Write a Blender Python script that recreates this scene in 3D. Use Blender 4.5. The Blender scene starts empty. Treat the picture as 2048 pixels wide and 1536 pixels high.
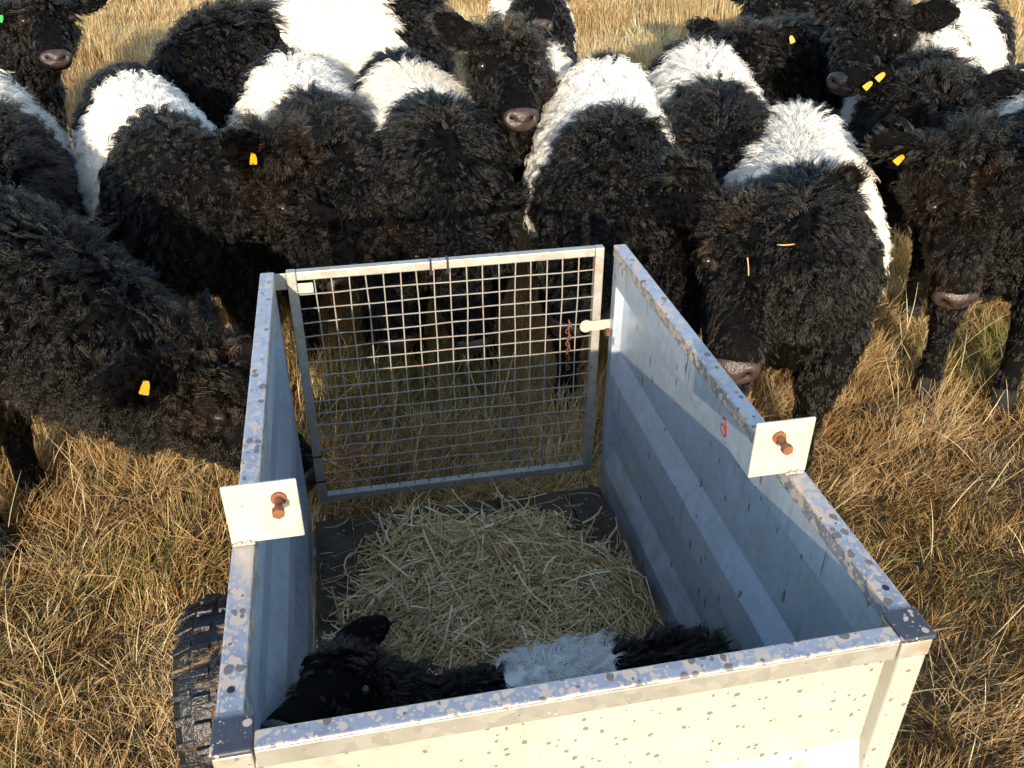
import bpy, bmesh, math
import numpy as np
from mathutils import Vector, Matrix

sc = bpy.context.scene
COL = sc.collection
R = math.radians

# ------------------------------------------------------------------ camera, sky, sun, exposure
CAM_H = 2.1
F_PX, PITCH, YAW = 1765.0, R(31.8), R(11.3)
cam_d = bpy.data.cameras.new('camera')
cam = bpy.data.objects.new('camera', cam_d)
COL.objects.link(cam)
cam.location = (0, 0, CAM_H)
cam.rotation_euler = (R(90) - PITCH, 0, -YAW)
cam_d.sensor_width = 36.0
cam_d.lens = 36.0 * F_PX / 2048.0
cam_d.clip_start = 0.05
cam_d.clip_end = 2000
sc.camera = cam

SUN_TRAVEL = Vector((0.18, 1.0, -0.235)).normalized()
w = bpy.data.worlds.new('World')
sc.world = w
w.use_nodes = True
nt = w.node_tree
bg = nt.nodes['Background']
sky = nt.nodes.new('ShaderNodeTexSky')
sky.sky_type = 'NISHITA'
sky.sun_disc = False
sky.sun_elevation = math.asin(-SUN_TRAVEL.z)
sky.sun_rotation = math.atan2(-SUN_TRAVEL.x, -SUN_TRAVEL.y)
sky.air_density = 1.0
sky.dust_density = 0.6
nt.links.new(sky.outputs[0], bg.inputs[0])
bg.inputs[1].default_value = 0.15
sun_d = bpy.data.lights.new('sun', 'SUN')
sun_d.energy = 2.8
sun_d.angle = R(0.5)
sun_d.color = (1.0, 0.86, 0.66)
sun = bpy.data.objects.new('sun', sun_d)
COL.objects.link(sun)
sun.rotation_euler = SUN_TRAVEL.to_track_quat('-Z', 'Y').to_euler()
sun.location = (-3, -12, 6)

sc.view_settings.view_transform = 'Standard'
sc.view_settings.look = 'None'
sc.view_settings.gamma = 1
sc.view_settings.use_curve_mapping = False
sc.view_settings.exposure = 1.5
sc.cycles.max_bounces = 7
sc.cycles.diffuse_bounces = 3
sc.cycles.glossy_bounces = 3
sc.cycles.transmission_bounces = 4
sc.cycles.caustics_reflective = False
sc.cycles.caustics_refractive = False
try:
    sc.cycles_curves.shape = 'RIBBONS'
    sc.cycles_curves.subdivisions = 2
except Exception:
    pass
try:
    sc.render.hair_type = 'STRAND'
except Exception:
    pass

FUR, GRASS = 1.0, 1.0   # how dense the coats and the sward are

# camera frame for level of detail and for turning a photo point at a known height into a place
_fh = np.array([math.sin(YAW), math.cos(YAW), 0.0])
_rt = np.array([math.cos(YAW), -math.sin(YAW), 0.0])
_fw = _fh * math.cos(PITCH) + np.array([0, 0, -math.sin(PITCH)])
_up = np.cross(_rt, _fw)
_C = np.array([0, 0, CAM_H])


def at(px, py, z):
    r = _fw + _rt * (px - 1024) / F_PX + _up * (768 - py) / F_PX
    return _C + r * ((z - CAM_H) / r[2])


def depth_px(P):
    d = P - _C
    dep = d @ _fw
    s = np.where(np.abs(dep) < 1e-6, 1e-6, dep)
    return dep, 1024 + F_PX * (d @ _rt) / s, 768 - F_PX * (d @ _up) / s


def aim(p, px, py, length):
    """the point at a given distance from p that shows at a photo point, the nearer of the two"""
    r = _fw + _rt * (px - 1024) / F_PX + _up * (768 - py) / F_PX
    r = r / np.linalg.norm(r)
    b = r @ (p - _C)
    c = (p - _C) @ (p - _C) - length ** 2
    return _C + r * (b - math.sqrt(max(b * b - c, 0)))


def nrm(v):
    v = np.asarray(v, float)
    n = np.linalg.norm(v, axis=-1, keepdims=True)
    return v / np.maximum(n, 1e-9)


# ------------------------------------------------------------------ object helpers
def tag(o, label=None, cat=None, group=None, kind=None):
    if label: o['label'] = label
    if cat: o['category'] = cat
    if group: o['group'] = group
    if kind: o['kind'] = kind
    return o


def empty(name, loc=(0, 0, 0)):
    o = bpy.data.objects.new(name, None)
    o.empty_display_size = 0.1
    o.location = loc
    COL.objects.link(o)
    return o


def link_mesh(name, me, mats, parent=None, smooth=False):
    for m in (mats if isinstance(mats, (list, tuple)) else [mats]):
        me.materials.append(m)
    if smooth:
        me.polygons.foreach_set('use_smooth', [True] * len(me.polygons))
    o = bpy.data.objects.new(name, me)
    COL.objects.link(o)
    if parent is not None:
        o.parent = parent
        o.matrix_parent_inverse = Matrix.Translation(-parent.location)
    return o


class MB:
    """collects pieces of one mesh"""
    def __init__(self):
        self.v, self.f, self.m = [], [], []

    def add(self, v, f, mat=0):
        b = len(self.v)
        self.v += [tuple(map(float, p)) for p in v]
        self.f += [tuple(int(i) + b for i in q) for q in f]
        self.m += [mat] * len(f)
        return self

    def box(self, lo, hi, mat=0):
        x0, y0, z0 = lo
        x1, y1, z1 = hi
        v = [(x0, y0, z0), (x1, y0, z0), (x1, y1, z0), (x0, y1, z0), (x0, y0, z1), (x1, y0, z1), (x1, y1, z1), (x0, y1, z1)]
        f = [(0, 3, 2, 1), (4, 5, 6, 7), (0, 1, 5, 4), (1, 2, 6, 5), (2, 3, 7, 6), (3, 0, 4, 7)]
        return self.add(v, f, mat)

    def bar(self, a, b, r, n=8, mat=0):
        a, b = np.array(a, float), np.array(b, float)
        d = nrm(b - a)
        h = np.array([0, 0, 1.0]) if abs(d[2]) < .9 else np.array([1.0, 0, 0])
        s = nrm(np.cross(d, h)); u = np.cross(s, d)
        v = []
        for c in (a, b):
            for k in range(n):
                t = 2 * math.pi * (k + .5) / n
                v.append(c + r * (math.cos(t) * s + math.sin(t) * u))
        f = [(k, (k + 1) % n, n + (k + 1) % n, n + k) for k in range(n)]
        f += [tuple(range(n - 1, -1, -1)), tuple(range(n, 2 * n))]
        return self.add(v, f, mat)

    def path(self, pts, r, n=8, mat=0):
        for a, b in zip(pts[:-1], pts[1:]):
            self.bar(a, b, r, n, mat)
        return self

    def mesh(self, name):
        me = bpy.data.meshes.new(name)
        me.from_pydata(self.v, [], self.f)
        me.polygons.foreach_set('material_index', self.m)
        return me

    def build(self, name, mats, parent=None, smooth=False, bevel=0, seg=2):
        me = self.mesh(name)
        bm = bmesh.new(); bm.from_mesh(me)
        bmesh.ops.recalc_face_normals(bm, faces=bm.faces)
        bm.to_mesh(me); bm.free()
        o = link_mesh(name, me, mats, parent, smooth)
        if bevel:
            b = o.modifiers.new('b', 'BEVEL'); b.width = bevel; b.segments = seg; b.limit_method = 'ANGLE'
            b.harden_normals = False
        return o


def extrude_profile(prof, axis, a, b, thick):
    """sheet with a folded profile: prof = [(d, z)], swept from a to b along axis ('x' or 'y'); thick = offset added to d for the back"""
    n = len(prof)
    v = []
    for t in (a, b):
        for off in (0, thick):
            for d, z in prof:
                v.append((d + off, t, z) if axis == 'y' else (t, d + off, z))
    f = []
    for k in range(n - 1):
        f.append((k, k + 1, 2 * n + k + 1, 2 * n + k))
        f.append((n + k, 3 * n + k, 3 * n + k + 1, n + k + 1))
    for base in (0, 2 * n):
        for k in range(n - 1):
            f.append((base + k, base + n + k, base + n + k + 1, base + k + 1))
    f.append((0, 2 * n, 3 * n, n)); f.append((n - 1, 2 * n - 1, 4 * n - 1, 3 * n - 1))
    return v, f


# ------------------------------------------------------------------ materials
def new_mat(name):
    m = bpy.data.materials.new(name)
    m.use_nodes = True
    t = m.node_tree
    return m, t, t.nodes['Principled BSDF']


def N(t, kind, **kw):
    n = t.nodes.new('ShaderNode' + kind)
    for k, v in kw.items():
        if k in n.inputs.keys() if hasattr(n.inputs, 'keys') else False:
            n.inputs[k].default_value = v
        else:
            setattr(n, k, v)
    return n


def math_n(t, op, a, b=None, clamp=False):
    n = t.nodes.new('ShaderNodeMath'); n.operation = op; n.use_clamp = clamp
    for i, x in enumerate((a, b)):
        if x is None: continue
        if isinstance(x, (int, float)): n.inputs[i].default_value = x
        else: t.links.new(x, n.inputs[i])
    return n.outputs[0]


def mixc(t, fac, a, b, blend='MIX'):
    n = t.nodes.new('ShaderNodeMix'); n.data_type = 'RGBA'; n.blend_type = blend
    for s, x in ((n.inputs[0], fac), (n.inputs[6], a), (n.inputs[7], b)):
        if isinstance(x, (int, float)): s.default_value = x
        elif isinstance(x, tuple): s.default_value = (*x, 1) if len(x) == 3 else x
        else: t.links.new(x, s)
    return n.outputs[2]


def ramp(t, fac, stops, interp='LINEAR'):
    n = t.nodes.new('ShaderNodeValToRGB')
    n.color_ramp.interpolation = interp
    el = n.color_ramp.elements
    while len(el) > 1: el.remove(el[-1])
    el[0].position, el[0].color = stops[0][0], (*stops[0][1], 1)
    for p, c in stops[1:]:
        e = el.new(p); e.color = (*c, 1)
    t.links.new(fac, n.inputs[0])
    return n.outputs[0]


def noise(t, vec, scale, detail=4, rough=.55, dist=0):
    n = t.nodes.new('ShaderNodeTexNoise')
    n.inputs['Scale'].default_value = scale; n.inputs['Detail'].default_value = detail
    n.inputs['Roughness'].default_value = rough; n.inputs['Distortion'].default_value = dist
    t.links.new(vec, n.inputs['Vector'])
    return n.outputs['Fac']


def coords(t, scale=(1, 1, 1), warp=0, wscale=20):
    c = t.nodes.new('ShaderNodeTexCoord').outputs['Object']
    m = t.nodes.new('ShaderNodeMapping'); m.inputs['Scale'].default_value = scale
    t.links.new(c, m.inputs[0])
    out = m.outputs[0]
    if warp:
        nn = t.nodes.new('ShaderNodeTexNoise'); nn.inputs['Scale'].default_value = wscale; nn.inputs['Detail'].default_value = 2
        t.links.new(out, nn.inputs['Vector'])
        s = t.nodes.new('ShaderNodeVectorMath'); s.operation = 'MULTIPLY_ADD'
        t.links.new(nn.outputs['Color'], s.inputs[0]); s.inputs[1].default_value = (warp,) * 3
        t.links.new(out, s.inputs[2]); out = s.outputs[0]
    return out


def spots(t, vec, scale, thresh, soft=.04):
    """blotches of random size: cell distance against a random radius per cell"""
    v = t.nodes.new('ShaderNodeTexVoronoi'); v.inputs['Scale'].default_value = scale
    t.links.new(vec, v.inputs['Vector'])
    sep = t.nodes.new('ShaderNodeSeparateColor'); t.links.new(v.outputs['Color'], sep.inputs[0])
    p = math_n(t, 'POWER', sep.outputs[0], 2.2)
    rad = math_n(t, 'MULTIPLY', p, thresh)
    d = math_n(t, 'SUBTRACT', rad, v.outputs['Distance'])
    return math_n(t, 'DIVIDE', d, soft, clamp=True)


def galvanised(name, tan_amt, dark_amt, base=(.43, .45, .48), rough=.42, metal=.75, tan=(.50, .40, .33), streak=True, rust=.0, spangle=.22, drip=1.0, tan_scale=78, dark_scale=60):
    m, t, b = new_mat(name)
    c = coords(t)
    v = t.nodes.new('ShaderNodeTexVoronoi'); v.inputs['Scale'].default_value = 55
    t.links.new(coords(t, (1, 1, 1), .02, 25), v.inputs['Vector'])
    sep = t.nodes.new('ShaderNodeSeparateColor'); t.links.new(v.outputs['Color'], sep.inputs[0])
    sp = math_n(t, 'MULTIPLY_ADD', sep.outputs[0], spangle); t.nodes[-1].inputs[2].default_value = 1.08 - spangle
    big = noise(t, c, 3.5, 5, .6)
    sp2 = math_n(t, 'MULTIPLY', sp, math_n(t, 'MULTIPLY_ADD', big, .5)); t.nodes[-1].inputs[0]
    for n in t.nodes:
        if n.bl_idname == 'ShaderNodeMath' and n.operation == 'MULTIPLY_ADD' and n.inputs[1].default_value == .5:
            n.inputs[2].default_value = .75
    col = mixc(t, 1.0, base, sp2, 'MULTIPLY')
    if streak:
        st = noise(t, coords(t, (60, 60, 5)), 1.0, 4, .6)
        col = mixc(t, math_n(t, 'MULTIPLY', math_n(t, 'SUBTRACT', st, .5, True), .9), col, (.62, .63, .65))
        st2 = noise(t, coords(t, (34, 34, 3)), 1.3, 3, .6)
        col = mixc(t, math_n(t, 'MULTIPLY', math_n(t, 'SUBTRACT', st2, .55, True), 1.6, True), col, (.22, .24, .27))
    metal_s = metal
    if streak:
        sz = t.nodes.new('ShaderNodeSeparateXYZ'); t.links.new(c, sz.inputs[0])
        hi_ = math_n(t, 'DIVIDE', math_n(t, 'SUBTRACT', sz.outputs[2], .90), .16, True)
        dn = noise(t, coords(t, (120, 120, 5)), 1.0, 3, .5)
        dm = math_n(t, 'MULTIPLY', math_n(t, 'SUBTRACT', dn, .64, True), 14, True)
        col = mixc(t, math_n(t, 'MULTIPLY', math_n(t, 'MULTIPLY', dm, hi_), .85), col, (.06, .055, .05))
        lo_ = math_n(t, 'DIVIDE', math_n(t, 'SUBTRACT', .62, sz.outputs[2]), .30, True)
        gn = noise(t, coords(t, (1, 1, 1.5)), 6, 6, .7)
        col = mixc(t, math_n(t, 'MULTIPLY', math_n(t, 'MULTIPLY', math_n(t, 'SUBTRACT', gn, .42, True), 4, True), math_n(t, 'MULTIPLY', lo_, .6)), col, (.20, .165, .12))
    mask = None
    if tan_amt:
        s1 = spots(t, coords(t, (1, .8, 1), .009, 45), tan_scale, .55 * tan_amt)
        s2 = spots(t, coords(t, (1.1, 1, 1), .009, 30), tan_scale * .5, .45 * tan_amt)
        s3 = spots(t, coords(t, (1, 1, 1), .006, 60), tan_scale * 2.3, .42 * tan_amt)
        s = math_n(t, 'MAXIMUM', math_n(t, 'MAXIMUM', s1, s3), s2)
        s = math_n(t, 'MULTIPLY', s, .9)
        col = mixc(t, s, col, tan); mask = s
    if dark_amt:
        s1 = spots(t, coords(t, (1, .8, 1 / drip), .009, 40), dark_scale, .5 * dark_amt)
        s1 = math_n(t, 'MULTIPLY', s1, .85)
        col = mixc(t, s1, col, (.10, .085, .075))
        mask = s1 if mask is None else math_n(t, 'MAXIMUM', mask, s1)
    if rust:
        rn = noise(t, coords(t, (1, 1, 1)), 9, 6, .65)
        rm = math_n(t, 'MULTIPLY', math_n(t, 'SUBTRACT', rn, .62 - .1 * rust, True), 7, True)
        col = mixc(t, math_n(t, 'MULTIPLY', rm, .6), col, (.36, .20, .10))
    t.links.new(col, b.inputs['Base Color'])
    if mask is not None:
        t.links.new(math_n(t, 'MULTIPLY_ADD', mask, -metal_s), b.inputs['Metallic'])
        t.nodes[-1]
        for n in t.nodes:
            if n.bl_idname == 'ShaderNodeMath' and n.operation == 'MULTIPLY_ADD' and abs(n.inputs[1].default_value + metal_s) < 1e-6:
                n.inputs[2].default_value = metal_s
    else:
        b.inputs['Metallic'].default_value = metal_s
    rr = noise(t, c, 12, 4)
    t.links.new(math_n(t, 'ADD', math_n(t, 'MULTIPLY', rr, .3), rough - .12), b.inputs['Roughness'])
    bp = t.nodes.new('ShaderNodeBump'); bp.inputs['Strength'].default_value = .12; bp.inputs['Distance'].default_value = .01
    t.links.new(noise(t, c, 25, 4), bp.inputs['Height']); t.links.new(bp.outputs[0], b.inputs['Normal'])
    return m


M = {}
M['wall'] = galvanised('galvanised_wall', .0, .42, drip=4.0, spangle=.12, base=(.56, .64, .74), dark_scale=40, metal=.55, rough=.38)
M['front'] = galvanised('galvanised_front', .30, .80, spangle=.08, base=(.45, .435, .39), metal=.4, rough=.5, dark_scale=78, streak=False, rust=.25)
M['rail'] = galvanised('splattered_rail', 1.5, 1.1, base=(.41, .41, .45), rough=.42, metal=.62, streak=False)
M['frame'] = galvanised('gate_frame', .25, .5, base=(.40, .38, .33), metal=.4, streak=False, rust=.6)
M['wire'] = galvanised('weld_wire', 0, 0, base=(.30, .28, .25), metal=.12, streak=False, rust=.9)
M['plate'] = galvanised('pale_plate', 0, .35, base=(.50, .47, .38), metal=.25, rough=.5, streak=False, rust=.35)


def simple(name, col, rough=.6, metal=0, vary=.35, scale=30, col2=None, bump=.2):
    m, t, b = new_mat(name)
    f = noise(t, coords(t), scale, 5, .6)
    c2 = col2 or tuple(x * (1 - vary) for x in col)
    t.links.new(ramp(t, f, [(.32, c2), (.68, col)]), b.inputs['Base Color'])
    b.inputs['Roughness'].default_value = rough; b.inputs['Metallic'].default_value = metal
    if bump:
        bp = t.nodes.new('ShaderNodeBump'); bp.inputs['Strength'].default_value = bump; bp.inputs['Distance'].default_value = .01
        t.links.new(f, bp.inputs['Height']); t.links.new(bp.outputs[0], b.inputs['Normal'])
    return m


M['lip'] = galvanised('rail_lip_metal', .3, .3, base=(.36, .35, .32), metal=.5, rough=.45, streak=False)
M['red_mark'] = simple('red_stock_paint', (.30, .03, .03), .7, 0, .4, 90, bump=0)
M['cap'] = galvanised('dark_corner_cap', .8, 0, base=(.045, .048, .065), metal=0, rough=.4, streak=False)
M['rust'] = simple('rusty_bolt', (.24, .095, .045), .8, .2, .6, 60, (.16, .06, .03))
def floor_mat():
    m, t, b = new_mat('dark_floor_board')
    c = coords(t)
    col = ramp(t, noise(t, c, 7, 7, .7), [(.3, (.032, .026, .018)), (.7, (.115, .092, .062))])
    col = mixc(t, math_n(t, 'MULTIPLY', spots(t, c, 60, .35, .05), .7), col, (.30, .29, .26))
    t.links.new(col, b.inputs['Base Color']); b.inputs['Roughness'].default_value = .85; b.inputs['Specular IOR Level'].default_value = .25
    return m


M['floor'] = floor_mat()
M['rubber'] = None
M['black_plastic'] = simple('black_plastic', (.015, .015, .016), .4, 0, .2, 20)
M['rim'] = simple('dull_rim', (.35, .35, .36), .45, .7, .3, 18)
M['skin_black'] = simple('black_hide', (.0016, .0015, .0016), .9, 0, .4, 20, bump=0)
M['skin_black'].node_tree.nodes['Principled BSDF'].inputs['Specular IOR Level'].default_value = .1
M['skin_white'] = simple('white_hide', (.80, .76, .68), .8, 0, .15, 12, bump=0)
M['hoof'] = simple('hoof_horn', (.010, .0085, .0075), .9, 0, .5, 30)
M['ear_green'] = simple('green_tag_plastic', (.02, .30, .06), .35, 0, .1, 10, bump=0)


def tag_mat():
    m, t, b = new_mat('yellow_tag_plastic')
    s = spots(t, coords(t, (1, 1, 1), .01, 60), 75, .5, .05)
    t.links.new(mixc(t, math_n(t, 'MULTIPLY', s, .8), (.42, .25, .008), (.05, .035, .01)), b.inputs['Base Color'])
    b.inputs['Roughness'].default_value = .35
    return m


M['ear_yellow'] = tag_mat()


def tyre_mat():
    m, t, b = new_mat('muddy_tyre_rubber')
    c = coords(t)
    f = noise(t, c, 9, 6, .65, .4)
    f2 = noise(t, c, 60, 4, .6)
    mm = math_n(t, 'MULTIPLY', math_n(t, 'SUBTRACT', f, .56, True), 9, True)
    t.links.new(mixc(t, mm, (.006, .0065, .009), mixc(t, f2, (.13, .07, .03), (.34, .20, .09))), b.inputs['Base Color'])
    t.links.new(math_n(t, 'ADD', math_n(t, 'MULTIPLY', mm, .55), .34), b.inputs['Roughness'])
    bp = t.nodes.new('ShaderNodeBump'); bp.inputs['Strength'].default_value = .6; bp.inputs['Distance'].default_value = .012
    t.links.new(math_n(t, 'ADD', mm, f2), bp.inputs['Height']); t.links.new(bp.outputs[0], b.inputs['Normal'])
    return m


M['tyre'] = tyre_mat()


def muzzle_mat():
    m, t, b = new_mat('damp_muzzle_skin')
    c = coords(t)
    v = t.nodes.new('ShaderNodeTexVoronoi'); v.inputs['Scale'].default_value = 220
    t.links.new(c, v.inputs['Vector'])
    f = noise(t, c, 22, 4)
    t.links.new(ramp(t, f, [(.3, (.022, .015, .014)), (.7, (.068, .043, .037))]), b.inputs['Base Color'])
    b.inputs['Roughness'].default_value = .32
    bp = t.nodes.new('ShaderNodeBump'); bp.inputs['Strength'].default_value = .5; bp.inputs['Distance'].default_value = .003
    t.links.new(v.outputs['Distance'], bp.inputs['Height']); t.links.new(bp.outputs[0], b.inputs['Normal'])
    return m


M['muzzle'] = muzzle_mat()
m, t, b = new_mat('nostril_dark'); b.inputs['Base Color'].default_value = (.012, .007, .006, 1); b.inputs['Roughness'].default_value = .5
M['nostril'] = m
m, t, b = new_mat('dark_eye'); b.inputs['Base Color'].default_value = (.012, .006, .004, 1); b.inputs['Roughness'].default_value = .06
b.inputs['Coat Weight'].default_value = .5
M['eye'] = m
m, t, b = new_mat('eyelid_skin'); b.inputs['Base Color'].default_value = (.016, .011, .009, 1); b.inputs['Roughness'].default_value = .9; b.inputs['Specular IOR Level'].default_value = .1
M['eyelid'] = m


def attr(t, name):
    a = t.nodes.new('ShaderNodeAttribute'); a.attribute_name = name
    return a.outputs['Fac']


def black_hair():
    m, t, b = new_mat('black_hair')
    t.nodes.remove(b)
    out = t.nodes['Material Output']
    h = t.nodes.new('ShaderNodeBsdfHairPrincipled')
    h.parametrization = 'COLOR'
    h.inputs['Roughness'].default_value = .20
    h.inputs['IOR'].default_value = 1.38
    h.inputs['Radial Roughness'].default_value = .55
    h.inputs['Coat'].default_value = .0
    hi = t.nodes.new('ShaderNodeHairInfo')
    col = ramp(t, attr(t, 'tint'), [(0, (.0012, .0011, .0011)), (.45, (.0060, .0046, .0032)), (1, (.044, .023, .012))])
    col = mixc(t, math_n(t, 'MULTIPLY', math_n(t, 'POWER', hi.outputs['Random'], 8), .3), col, (.025, .02, .016))
    t.links.new(col, h.inputs['Color'])
    d = t.nodes.new('ShaderNodeBsdfDiffuse'); t.links.new(col, d.inputs['Color'])
    mx = t.nodes.new('ShaderNodeMixShader'); mx.inputs[0].default_value = .85
    t.links.new(d.outputs[0], mx.inputs[1]); t.links.new(h.outputs[0], mx.inputs[2])
    t.links.new(mx.outputs[0], out.inputs['Surface'])
    return m


def white_hair():
    m, t, b = new_mat('white_hair')
    t.nodes.remove(b)
    out = t.nodes['Material Output']
    col = ramp(t, attr(t, 'tint'), [(0, (.86, .84, .80)), (.5, (.80, .74, .64)), (1, (.50, .36, .22))])
    d = t.nodes.new('ShaderNodeBsdfDiffuse'); tr = t.nodes.new('ShaderNodeBsdfTranslucent'); g = t.nodes.new('ShaderNodeBsdfGlossy')
    g.inputs['Roughness'].default_value = .45
    for n in (d, tr, g): t.links.new(col, n.inputs['Color'])
    a = t.nodes.new('ShaderNodeMixShader'); a.inputs[0].default_value = .20
    t.links.new(d.outputs[0], a.inputs[1]); t.links.new(tr.outputs[0], a.inputs[2])
    c = t.nodes.new('ShaderNodeMixShader'); c.inputs[0].default_value = .08
    t.links.new(a.outputs[0], c.inputs[1]); t.links.new(g.outputs[0], c.inputs[2])
    t.links.new(c.outputs[0], out.inputs['Surface'])
    return m


def blade_mat(name, stops, trans=.42, gloss=.05):
    m, t, b = new_mat(name)
    t.nodes.remove(b)
    out = t.nodes['Material Output']
    col = ramp(t, attr(t, 'tint'), stops)
    hi = t.nodes.new('ShaderNodeHairInfo')
    col = mixc(t, math_n(t, 'MULTIPLY', hi.outputs['Random'], .45), col, (.16, .10, .045))
    d = t.nodes.new('ShaderNodeBsdfDiffuse'); tr = t.nodes.new('ShaderNodeBsdfTranslucent'); g = t.nodes.new('ShaderNodeBsdfGlossy')
    g.inputs['Roughness'].default_value = .4
    for n in (d, tr, g): t.links.new(col, n.inputs['Color'])
    a = t.nodes.new('ShaderNodeMixShader'); a.inputs[0].default_value = trans
    t.links.new(d.outputs[0], a.inputs[1]); t.links.new(tr.outputs[0], a.inputs[2])
    c = t.nodes.new('ShaderNodeMixShader'); c.inputs[0].default_value = gloss
    t.links.new(a.outputs[0], c.inputs[1]); t.links.new(g.outputs[0], c.inputs[2])
    t.links.new(c.outputs[0], out.inputs['Surface'])
    return m


M['hair_black'] = black_hair()
M['hair_white'] = white_hair()
M['grass'] = blade_mat('dry_grass', [(0, (.20, .22, .055)), (.2, (.36, .33, .12)), (.3, (.38, .20, .07)), (.5, (.58, .39, .185)), (.75, (.76, .585, .32)), (1, (.88, .76, .49))])


def ground_mat():
    m, t, b = new_mat('matted_moor_grass')
    c = coords(t)
    f = noise(t, c, 1.1, 6, .6); f2 = noise(t, c, 38, 6, .7)
    col = mixc(t, f, (.24, .15, .06), (.36, .25, .11))
    col = mixc(t, f2, (.12, .075, .035), col)
    g = math_n(t, 'MULTIPLY', math_n(t, 'SUBTRACT', noise(t, c, 2.3, 4), .55, True), 5, True)
    col = mixc(t, math_n(t, 'MULTIPLY', g, .5), col, (.09, .10, .025))
    t.links.new(col, b.inputs['Base Color']); b.inputs['Roughness'].default_value = .95
    bp = t.nodes.new('ShaderNodeBump'); bp.inputs['Strength'].default_value = .8; bp.inputs['Distance'].default_value = .04
    t.links.new(f2, bp.inputs['Height']); t.links.new(bp.outputs[0], b.inputs['Normal'])
    return m


M['ground'] = ground_mat()


def straw_mat():
    m, t, b = new_mat('oat_straw')
    oi = t.nodes.new('ShaderNodeAttribute'); oi.attribute_name = 'tint'
    t.links.new(ramp(t, oi.outputs['Fac'], [(0, (.20, .105, .035)), (.4, (.50, .32, .13)), (.8, (.82, .60, .31)), (1, (.94, .80, .54))]), b.inputs['Base Color'])
    b.inputs['Roughness'].default_value = .5
    return m


M['straw'] = straw_mat()
M['straw_plain'] = simple('tan_stalk', (.55, .34, .14), .5, 0, .3, 40)


# ------------------------------------------------------------------ curves (fur and grass)
def make_curves(name, P, Rad, mat, parent=None, tint=None):
    n, k = P.shape[:2]
    cu = bpy.data.hair_curves.new(name)
    cu.add_curves([k] * n)
    cu.attributes['position'].data.foreach_set('vector', P.astype(np.float32).ravel())
    a = cu.attributes.get('radius') or cu.attributes.new('radius', 'FLOAT', 'POINT')
    a.data.foreach_set('value', np.broadcast_to(Rad, (n, k)).astype(np.float32).ravel())
    if tint is not None:
        a = cu.attributes.new('tint', 'FLOAT', 'CURVE')
        a.data.foreach_set('value', tint.astype(np.float32))
    cu.materials.append(mat)
    o = bpy.data.objects.new(name, cu)
    COL.objects.link(o)
    if parent is not None:
        o.parent = parent
        o.matrix_parent_inverse = Matrix.Translation(-parent.location)
    return o


class Waves:
    """smooth pseudo-random field"""
    def __init__(self, seed, freq, n=6):
        g = np.random.default_rng(seed)
        self.k = nrm(g.normal(size=(n, 3))) * freq * g.uniform(.5, 1.6, (n, 1))
        self.p = g.uniform(0, 6.283, n)

    def __call__(self, P):
        return np.sin(P @ self.k.T + self.p).sum(-1) / math.sqrt(len(self.p)) * .9


# ------------------------------------------------------------------ ground
def ground_z(x, y):
    return (.022 * np.sin(1.7 * x + .6 * y) + .02 * np.sin(2.3 * y - .9 * x + 1) + .012 * np.sin(5.1 * x + 1.3) * np.sin(4.3 * y)
            + .03 * np.sin(.5 * x + .2) * np.sin(.45 * y))


def build_ground():
    xs = np.unique(np.concatenate([np.linspace(-400, -12, 20), np.linspace(-12, 14, 150), np.linspace(14, 400, 20)]))
    ys = np.unique(np.concatenate([np.linspace(-200, -4, 14), np.linspace(-4, 26, 170), np.linspace(26, 600, 24)]))
    X, Y = np.meshgrid(xs, ys)
    Z = ground_z(X, Y) - .02
    v = np.stack([X, Y, Z], -1).reshape(-1, 3)
    nx, ny = len(xs), len(ys)
    i = np.arange(nx * ny).reshape(ny, nx)
    f = np.stack([i[:-1, :-1], i[:-1, 1:], i[1:, 1:], i[1:, :-1]], -1).reshape(-1, 4)
    me = bpy.data.meshes.new('ground')
    me.from_pydata(v.tolist(), [], f.tolist())
    tag(link_mesh('ground', me, M['ground'], None, True), 'rough moorland pasture of matted dry grass', 'ground', kind='structure')


build_ground()


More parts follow.
